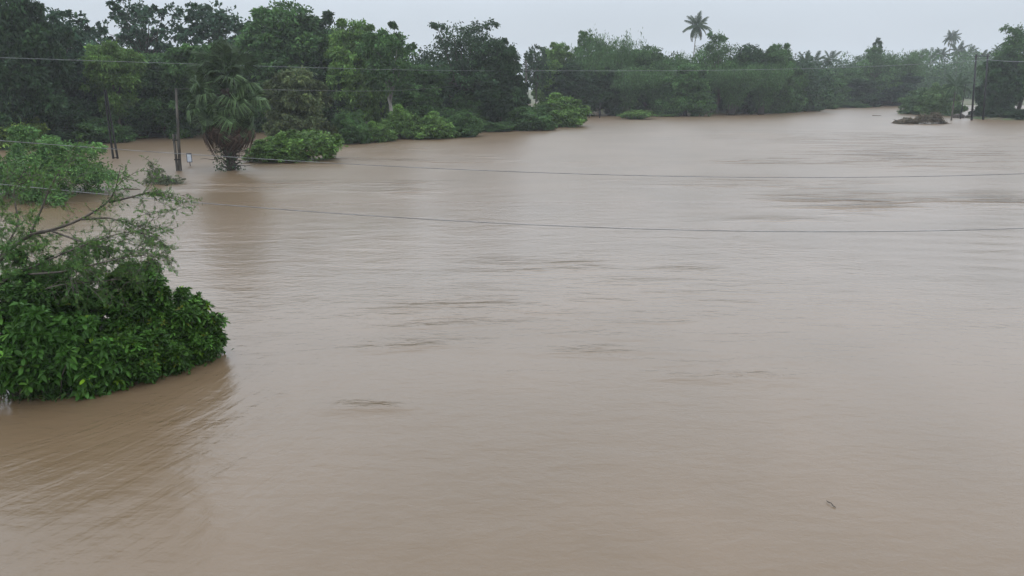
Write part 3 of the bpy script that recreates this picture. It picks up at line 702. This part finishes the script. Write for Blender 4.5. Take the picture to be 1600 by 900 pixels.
o = m_.build('stone_bund', M_BARK); o.location = (ba[0], ba[1], 0); tag(o, 'low dark bund of rough blocks running right from behind the twin poles', 'embankment')
# wires
def wire(pts, r, label, mat=None, name='overhead_wire'):
    """pts: (direction, direction, metres out); a smooth line through them"""
    K = np.array([AT(*p) for p in pts]); n = len(K); t = np.arange(n); ts = np.linspace(0, n-1, n*14)
    co = [np.polyfit(np.cumsum(np.r_[0, np.linalg.norm(np.diff(K, axis=0), axis=1)]), K[:, a], min(3, n-1)) for a in range(3)]
    s_ = np.cumsum(np.r_[0, np.linalg.norm(np.diff(K, axis=0), axis=1)]); ss = np.linspace(0, s_[-1], 90)
    P = np.stack([np.polyval(c, ss) for c in co], 1)
    m_ = MB(); m_.tube(P-P[0], r, 5); o = m_.build(name, mat or M_WIRE, None, True); o.location = P[0]; tag(o, label, 'wire')
wire([(-450, 186, 26), (0, 212, 26), (280, 241, 26), (540, 259, 26), (800, 272, 26), (1100, 277, 26), (1350, 275, 26), (1600, 268, 26), (2100, 240, 26)], .0105, 'upper one of the two sagging wires low over the open brown water')
wire([(-450, 240, 22), (0, 283, 22), (230, 307, 22), (600, 343, 22), (900, 358, 22), (1150, 362, 22), (1400, 359, 22), (1600, 353, 22), (2100, 325, 22)], .0105, 'lower one of the two sagging wires low over the open brown water')
wire([(-300, 80, 46), (0, 90, 48), (400, 103, 60), (822, 110, 100)], .012, 'long wire crossing in front of the left wood to the hazy pole', M_ALU)
wire([(822, 110, 100), (1000, 111, 105), (1240, 107, 112), (1430, 101, 118), (1543, 93, 123)], .018, 'thin wire from the hazy pole across the far wood to the twin poles', M_ALU)
wire([(275, 138, 50), (430, 142, 60), (560, 141, 75), (700, 136, 95), (822, 118, 108)], .012, 'faint second wire from the concrete pole to the hazy pole')
wire([(1543, 93, 123), (1580, 96, 123), (1640, 95, 123), (1800, 85, 123)], .035, 'short thick wire running right from the twin poles out of frame', M_ALU)
# sign board beyond the concrete pole
p0 = G(297, 259); e_ = empty('sign_board', (p0[0], p0[1], 0), .15); tag(e_, 'small blue framed rectangular board standing in the flood right of the concrete pole', 'sign')
m_ = MB(); m_.tube([(0, .03, -1), (0, .03, .3)], [.03, .03], 6); m_.build('post', M_STEEL, e_, True)
z0, z1, w_ = .24, .86, .17
m_ = MB(); m_.box((-w_+.035, -.01, z0+.035), (w_-.035, .01, z1-.035)); m_.build('panel', M_PANEL, e_)
m_ = MB(); m_.box((-w_, -.02, z0), (-w_+.035, .02, z1)); m_.box((w_-.035, -.02, z0), (w_, .02, z1)); m_.box((-w_+.035, -.02, z0), (w_-.035, .02, z0+.035)); m_.box((-w_+.035, -.02, z1-.06), (w_-.035, .02, z1)); m_.build('frame', M_BLUE, e_)

# ------------------------------------------------------------------ debris
p0 = G(1444, 194); rr = np.random.default_rng(5); e_ = empty('debris_mound', (p0[0], p0[1]+1.2, 0)); tag(e_, 'brown mound of tangled branches caught in the river before the bush clump', 'debris')
hw = wpx(72, p0[1])/2; hh = AT(1444, 178, p0[1])[2]; m_ = MB()
def heap(x): return hh*1.1*(1-np.abs(x)**6)*(.62+.26*np.sin(x*3.2-.2)+.16*np.sin(x*11+1))
for i in range(620):
    x = rr.uniform(-1, 1); q = np.array([x*hw, rr.uniform(-1, 1)*1.1, heap(x)*rr.random()**.6])
    d = unit(rr.normal(size=3)*np.array([1, 1, .35])); L = rr.uniform(.3, 1.3); m_.tube([q-d*L/2, q+rr.normal(size=3)*.05, q+d*L/2], [.03, .025, .01], 4, np.ones(3)*rr.uniform(.5, 2.2))
m_.build('sticks', M_TWIG, e_)
m_ = MB(); nn = 3200; x = rr.uniform(-1, 1, nn)
C = np.stack([x*hw, rr.uniform(-1, 1, nn)*1.1, heap(x)*rr.random(nn)**.5], 1)
add_cards(m_, C, rr.normal(size=(nn, 3)), .24, .12); o = m_.build('dead_leaves', M_DEAD, e_); o.color = (.085, .080, .055, 1)
def twig(x, y, L, rz, label, r=.006):
    p0 = G(x, y); m_ = MB(); m_.tube(arc((-L/2, 0, .012), (L/2, 0, .02), 5, -.006, .003), [r, r*1.1, r, r*.8, r*.5], 5); m_.tube([(L*.1, 0, .02), (L*.28, L*.14, .03)], [r*.7, r*.3], 4)
    o = m_.build('floating_twig', M_TWIG, None, True); o.location = (p0[0], p0[1], 0); o.rotation_euler = (0, 0, rz); tag(o, label, 'twig')
twig(255, 283, 1.5, R(10), 'thin drowned branch trailing to the right of the small pale shrub', .03)
twig(205, 296, 1.1, R(-12), 'thin drowned branch just right of the large rounded mid bush', .03)
twig(1298, 789, .17, R(112), 'small dark twig floating on the open water at the lower right')
twig(1370, 181, 1.6, 0, 'dark floating branch far out near the river bend', .08)

# ------------------------------------------------------------------ foreground, left
def nice_leaves(mb, C, D, L, Wd, T, droop=.2, upv=(0, 0, 1.)):
    """obovate leaves with midrib crease and curve: 8 triangles... of real leaf shape"""
    n = len(C); D = unit(D); Rn = unit(rng.normal(size=(n, 3))*.35 + np.array(upv))
    Sd = unit(np.cross(D, Rn)); N = np.cross(Sd, D); L = np.broadcast_to(L, (n,))[:, None]; Wd = np.broadcast_to(Wd, (n,))[:, None]
    Z = np.array([0, 0, 1.])
    def mid(t): return C + D*L*t - Z*L*droop*t*t
    def sd(t, w, s): return mid(t)+Sd*Wd*w*s*.5+N*Wd*.10
    V = np.stack([mid(0), sd(.28, .62, 1), mid(.28), sd(.28, .62, -1), sd(.62, 1, 1), mid(.62), sd(.62, 1, -1), sd(.86, .66, 1), mid(.86), sd(.86, .66, -1), mid(1)], 1).reshape(-1, 3)
    b = (np.arange(n)*11)[:, None]; q = []
    for t in ((0, 2, 1), (0, 3, 2), (1, 2, 5), (1, 5, 4), (2, 3, 6), (2, 6, 5), (4, 5, 8), (4, 8, 7), (5, 6, 9), (5, 9, 8), (7, 8, 10), (8, 9, 10)): q.append(b+list(t))
    mb.add(V, np.concatenate(q), np.repeat(T, 11, 0))
def rosette_shrub(name, label, lobes, base, per_m2, leafL, leafW, nleaf, col, young=.1, seed=1, spread=.75):
    rr = np.random.default_rng(seed); ex = []
    for (c, r) in lobes:
        for _ in range(4):
            d = unit(rr.normal(size=3)+np.array([0, 0, .5])); d[2] = abs(d[2])+.15; ex.append((np.array(c)+d*r*rr.uniform(.95, 1.3), rr.uniform(.09, .17)))
    lobes = [(c, r*.86) for c, r in lobes]+ex
    e_ = empty(name, (base[0], base[1], 0)); tag(e_, label, 'shrub'); o0 = np.array([base[0], base[1], 0])
    mb, st = MB(), MB(); CC, DD, LL, TT = [], [], [], []
    for (c, r) in lobes:
        c = np.array(c)-o0; n = int(per_m2*4*math.pi*r*r)
        d = unit(rr.normal(size=(n, 3))+np.array([0, -.25, .25])); rad = r*rr.uniform(.55, 1.1, (n, 1))
        P = c+d*rad*np.array([1, 1, .9])
        for q, ax in zip(P, d):
            if q[2] < .03: continue
            ax = unit(ax+np.array([0, 0, .7])+rr.normal(size=3)*.3); e1 = unit(np.cross(ax, [.3, .2, .9])); e2 = np.cross(ax, e1)
            k = int(nleaf*rr.uniform(.7, 1.2)); a = np.arange(k)*2.4+rr.random()*6; up = np.linspace(.15, 1.0, k)[:, None]
            dirs = ax*up+(e1*np.cos(a)[:, None]+e2*np.sin(a)[:, None])*spread
            CC.append(q+ax*up*.02*leafL*4); DD.append(dirs); s = leafL*rr.uniform(.75, 1.2)
            LL.append(s*(1.1-.45*up[:, 0])); base_t = tints(1, .36, .25)
            tt = np.repeat(base_t, k, 0)*np.exp(rr.normal(0, .12, (k, 1)))
            if rr.random() < young: tt[int(k*.45):] *= np.array([2.6, 1.35, .9]) if rr.random() < .5 else np.array([2.4, 1.8, .6])
            TT.append(tt)
            if rr.random() < .5: st.tube([c+(q-c)*.35, q-ax*.03], [.008, .004], 3)
    C = np.concatenate(CC); D = np.concatenate(DD); L = np.concatenate(LL); T = np.concatenate(TT)
    nice_leaves(mb, C, D, L, L*leafW/leafL, T)
    # leaves deep inside
    for (c, r) in lobes:
        c = np.array(c)-o0; n = int(900*r*r*4); Q = c+unit(rr.normal(size=(n, 3)))*r*rr.random((n, 1))**.5*.85; Q = Q[Q[:, 2] > .02]
        add_cards(mb, Q, rr.normal(size=(len(Q), 3)), leafL*.9, leafW, tints(len(Q), .2, .1)*.8)
        st.tube(arc((c[0]*.6, c[1]*.6, -.3), c, 6, -.05, .03), np.linspace(.018, .006, 6), 5)
    for (c, r) in lobes:
        c = np.array(c)-o0
        if c[2]-r < .25 and r > .18:
            n = int(700*r); Q = np.stack([c[0]+rr.normal(0, r*.55, n), c[1]+rr.normal(0, r*.45, n), rr.uniform(-.02, .22, n)], 1)
            add_cards(mb, Q, rr.normal(size=(n, 3)), leafL*.8, leafW, tints(n, .2, .2)*.9)
    o = mb.build('foliage', M_WET, e_); o.color = (*col, 1); st.build('stem', M_BARK, e_, True)
    return e_
Lb = lambda px, py, Y, r: (AT(px, py, Y), r)
rosette_shrub('leafy_shrub', 'dark glossy shrub with whorled leaves and a few reddish shoots leaning over the current',
  [Lb(212, 462, 14.8, .50), Lb(192, 500, 14.6, .55), Lb(240, 480, 14.9, .50), Lb(262, 500, 14.9, .5), Lb(290, 492, 15.1, .38), Lb(300, 520, 15.1, .42), Lb(322, 530, 15.2, .32), Lb(318, 505, 15.2, .25),
   Lb(255, 540, 14.6, .52), Lb(215, 540, 14.2, .55), Lb(285, 545, 14.9, .4), Lb(170, 540, 14.3, .55), Lb(195, 565, 13.8, .40), Lb(232, 440, 15, .25), Lb(205, 435, 15, .22), Lb(330, 540, 15.3, .16), Lb(180, 588, 13.5, .25), Lb(230, 575, 13.9, .25), Lb(275, 562, 14.3, .25), Lb(310, 548, 14.8, .22), ],
  G(230, 545), 44, .140, .054, 9, (.038, .094, .015), .12, 1)
rosette_shrub('large_leaved_shrub', 'bright green shrub with big oval leaves at the lower left waterline',
  [Lb(20, 560, 12.9, .50), Lb(60, 575, 12.9, .42), Lb(100, 565, 13.1, .45), Lb(140, 560, 13.4, .42), Lb(165, 580, 13.4, .26), Lb(50, 520, 13.2, .5), Lb(110, 520, 13.5, .48), Lb(0, 585, 12.9, .25), Lb(50, 585, 13.0, .2), Lb(-40, 560, 12.8, .55), Lb(130, 590, 13.1, .22), Lb(0, 596, 12.8, .18), Lb(40, 594, 12.9, .18), Lb(90, 590, 13.1, .18)],
  G(60, 590), 9, .20, .082, 6, (.046, .118, .020), .03, 2, .95)
rosette_shrub('leafy_shrub', 'mass of small leaved dark green shrub above the big oval leaves at the left edge',
  [Lb(20, 480, 14.0, .6), Lb(75, 475, 14.2, .6), Lb(125, 480, 14.5, .55), Lb(160, 470, 14.8, .4), Lb(-40, 500, 13.6, .7), Lb(60, 440, 15, .45), Lb(115, 510, 14.1, .5), Lb(40, 515, 13.7, .5), Lb(10, 560, 13.1, .5), Lb(70, 570, 13.2, .45), Lb(120, 570, 13.4, .4), Lb(30, 585, 13.0, .25), Lb(85, 583, 13.1, .25), Lb(150, 588, 13.3, .25)],
  G(70, 560), 48, .12, .044, 8, (.030, .074, .014), .05, 3)
# reeds at the very left waterline
m_ = MB(); rr = np.random.default_rng(8); b0 = G(30, 617)
for i in range(70):
    q = np.array([rr.normal()*.45, rr.normal()*.18, -.05]); d = np.array([rr.normal()*.4+.25, rr.normal()*.3-.1, 1.0]); L = rr.uniform(.2, .55)
    P = q+unit(d)*L*np.linspace(0, 1, 5)[:, None]; P[:, 2] -= np.linspace(0, 1, 5)**2*L*.45; P[:, 0] += np.linspace(0, 1, 5)**2*L*.3
    m_.tube(P, np.linspace(.008, .002, 5), 3, np.array([1, 1, 1])*rr.uniform(.6, 1.6))
o = m_.build('grass_tuft', M_LEAF); o.location = (b0[0], b0[1], 0); o.color = (.11, .14, .045, 1); tag(o, 'tuft of thin pale grass blades at the lower left waterline', 'grass tuft')

# feathery thorn tree at the left edge
rr = np.random.default_rng(14)
b0 = AT(-70, 600, 14.5); b0[2] = 0; o0 = b0.copy(); e_ = empty('feathery_tree', b0); tag(e_, 'feathery thorn tree with thin bare looking branches reaching over the water at the left', 'tree')
Y0 = 14.6
mains = [
 [(-60, 600, 14.6), (-40, 470, 14.6), (0, 401, 14.6), (48, 364, 14.6), (80, 361, 14.5), (128, 343, 14.4), (171, 316, 14.4), (181, 296, 14.4), (188, 262, 14.4)],
 [(48, 364, 14.6), (64, 329, 14.7), (77, 295, 14.8), (91, 270, 14.8), (104, 248, 14.9)],
 [(-40, 470, 14.6), (20, 430, 14.2), (90, 400, 14.0), (150, 375, 14.0), (205, 360, 14.1), (250, 372, 14.2)],
 [(0, 401, 14.6), (30, 350, 15.2), (20, 300, 15.4), (40, 262, 15.5)],
 [(20, 430, 14.2), (100, 425, 13.8), (160, 410, 13.7), (215, 398, 13.8), (248, 402, 13.9)],
 [(128, 343, 14.4), (170, 340, 14.2), (205, 350, 14.1), (235, 362, 14.1)],
 [(80, 361, 14.5), (120, 375, 14.2), (165, 390, 14.1), (190, 418, 14.1)],
 [(-40, 470, 14.6), (-30, 400, 14.8), (-10, 340, 15.0), (0, 290, 15.1)],
 [(171, 316, 14.4), (205, 308, 14.3), (232, 300, 14.3), (246, 304, 14.3)],
 [(-60, 560, 14.2), (20, 470, 13.9), (90, 445, 13.8), (150, 440, 13.8), (190, 436, 13.9)]]
tw, lf = MB(), MB(); LC, LD, LLn, LT_ = [], [], [], []
def smooth(K, n):
    K = np.array(K); t = np.arange(len(K)); ts = np.linspace(0, len(K)-1, n)
    P = np.stack([np.interp(ts, t, K[:, a]) for a in range(3)], 1)
    for _ in range(3): P[1:-1] = (P[:-2]+2*P[1:-1]+P[2:])/4
    return P
def spray(q, d, L, dens=1.0):
    """a thin twig carrying tiny twice-feathered leaves"""
    n = 7; P = [q]; dd = unit(np.array(d))
    for i in range(n):
        dd = unit(dd+rr.normal(size=3)*.22+np.array([0, 0, -.06])); P.append(P[-1]+dd*L/n)
    P = np.array(P); tw.tube(P, np.linspace(.006, .002, n+1), 3)
    for i in range(int(L*26*dens)):
        u_ = rr.uniform(.12, 1)*n; k = min(int(u_), n-1); b = P[k]+(P[k+1]-P[k])*(u_-k)
        ax = unit(unit(P[k+1]-P[k])*.6+rr.normal(size=3)*.7); m_ = 9; s = np.linspace(.15, 1, m_)*rr.uniform(.05, .10)
        side = unit(np.cross(ax, rr.normal(size=3)))
        for g in (-1, 1):
            LC.append(b+ax*s[:, None]); LD.append(np.tile(side*g+ax*.35, (m_, 1))); LLn.append(np.full(m_, rr.uniform(.016, .028)))
        LT_.append(np.repeat(tints(1, .25, .35), 2*m_, 0))
    return P
for bi, K in enumerate(mains):
    P = smooth([AT(*k)-o0 for k in K], 30); r0 = .05 if bi == 0 else .022
    if bi in (0,): P[0][2] = -.3
    b_ = MB(); b_.tube(P, np.linspace(r0, .006, 30), 6); b_.build('limb', M_BARK, e_, True)
    nsp = 16 if bi not in (2, 4, 9) else 26
    for j in range(nsp):
        k = int(rr.uniform(.25, 1)*28); t_ = unit(P[k+1]-P[k]); d = unit(t_*.9+rr.normal(size=3)*np.array([.6, .6, .45])+np.array([.5, 0, .05]))
        L = rr.uniform(.35, .95); Q = spray(P[k], d, L, .6)
        for _ in range(2): kk = rr.integers(2, 6); spray(Q[kk], unit(Q[kk+1]-Q[kk])+rr.normal(size=3)*.5+np.array([.2, 0, 0]), L*.55, .6)
for (x0, x1, y0, y1, num) in ((0, 150, 385, 470, 150), (-60, 60, 330, 450, 90), (100, 215, 380, 440, 60)):
    for _ in range(num): spray(AT(rr.uniform(x0, x1), rr.uniform(y0, y1), rr.uniform(13.9, 15.4))-o0, rr.normal(size=3)+np.array([.4, 0, .4]), rr.uniform(.25, .6), 2.3)
C = np.concatenate(LC); D = np.concatenate(LD); L = np.concatenate(LLn); T = np.concatenate(LT_)
add_cards(lf, C, D, L, L*.38, T); o = lf.build('foliage', M_FEATHER, e_); o.color = (.070, .150, .042, 1)
tw.build('twigs', M_BARK, e_)
print('leaflets', len(C), 'objects', len(bpy.data.objects))
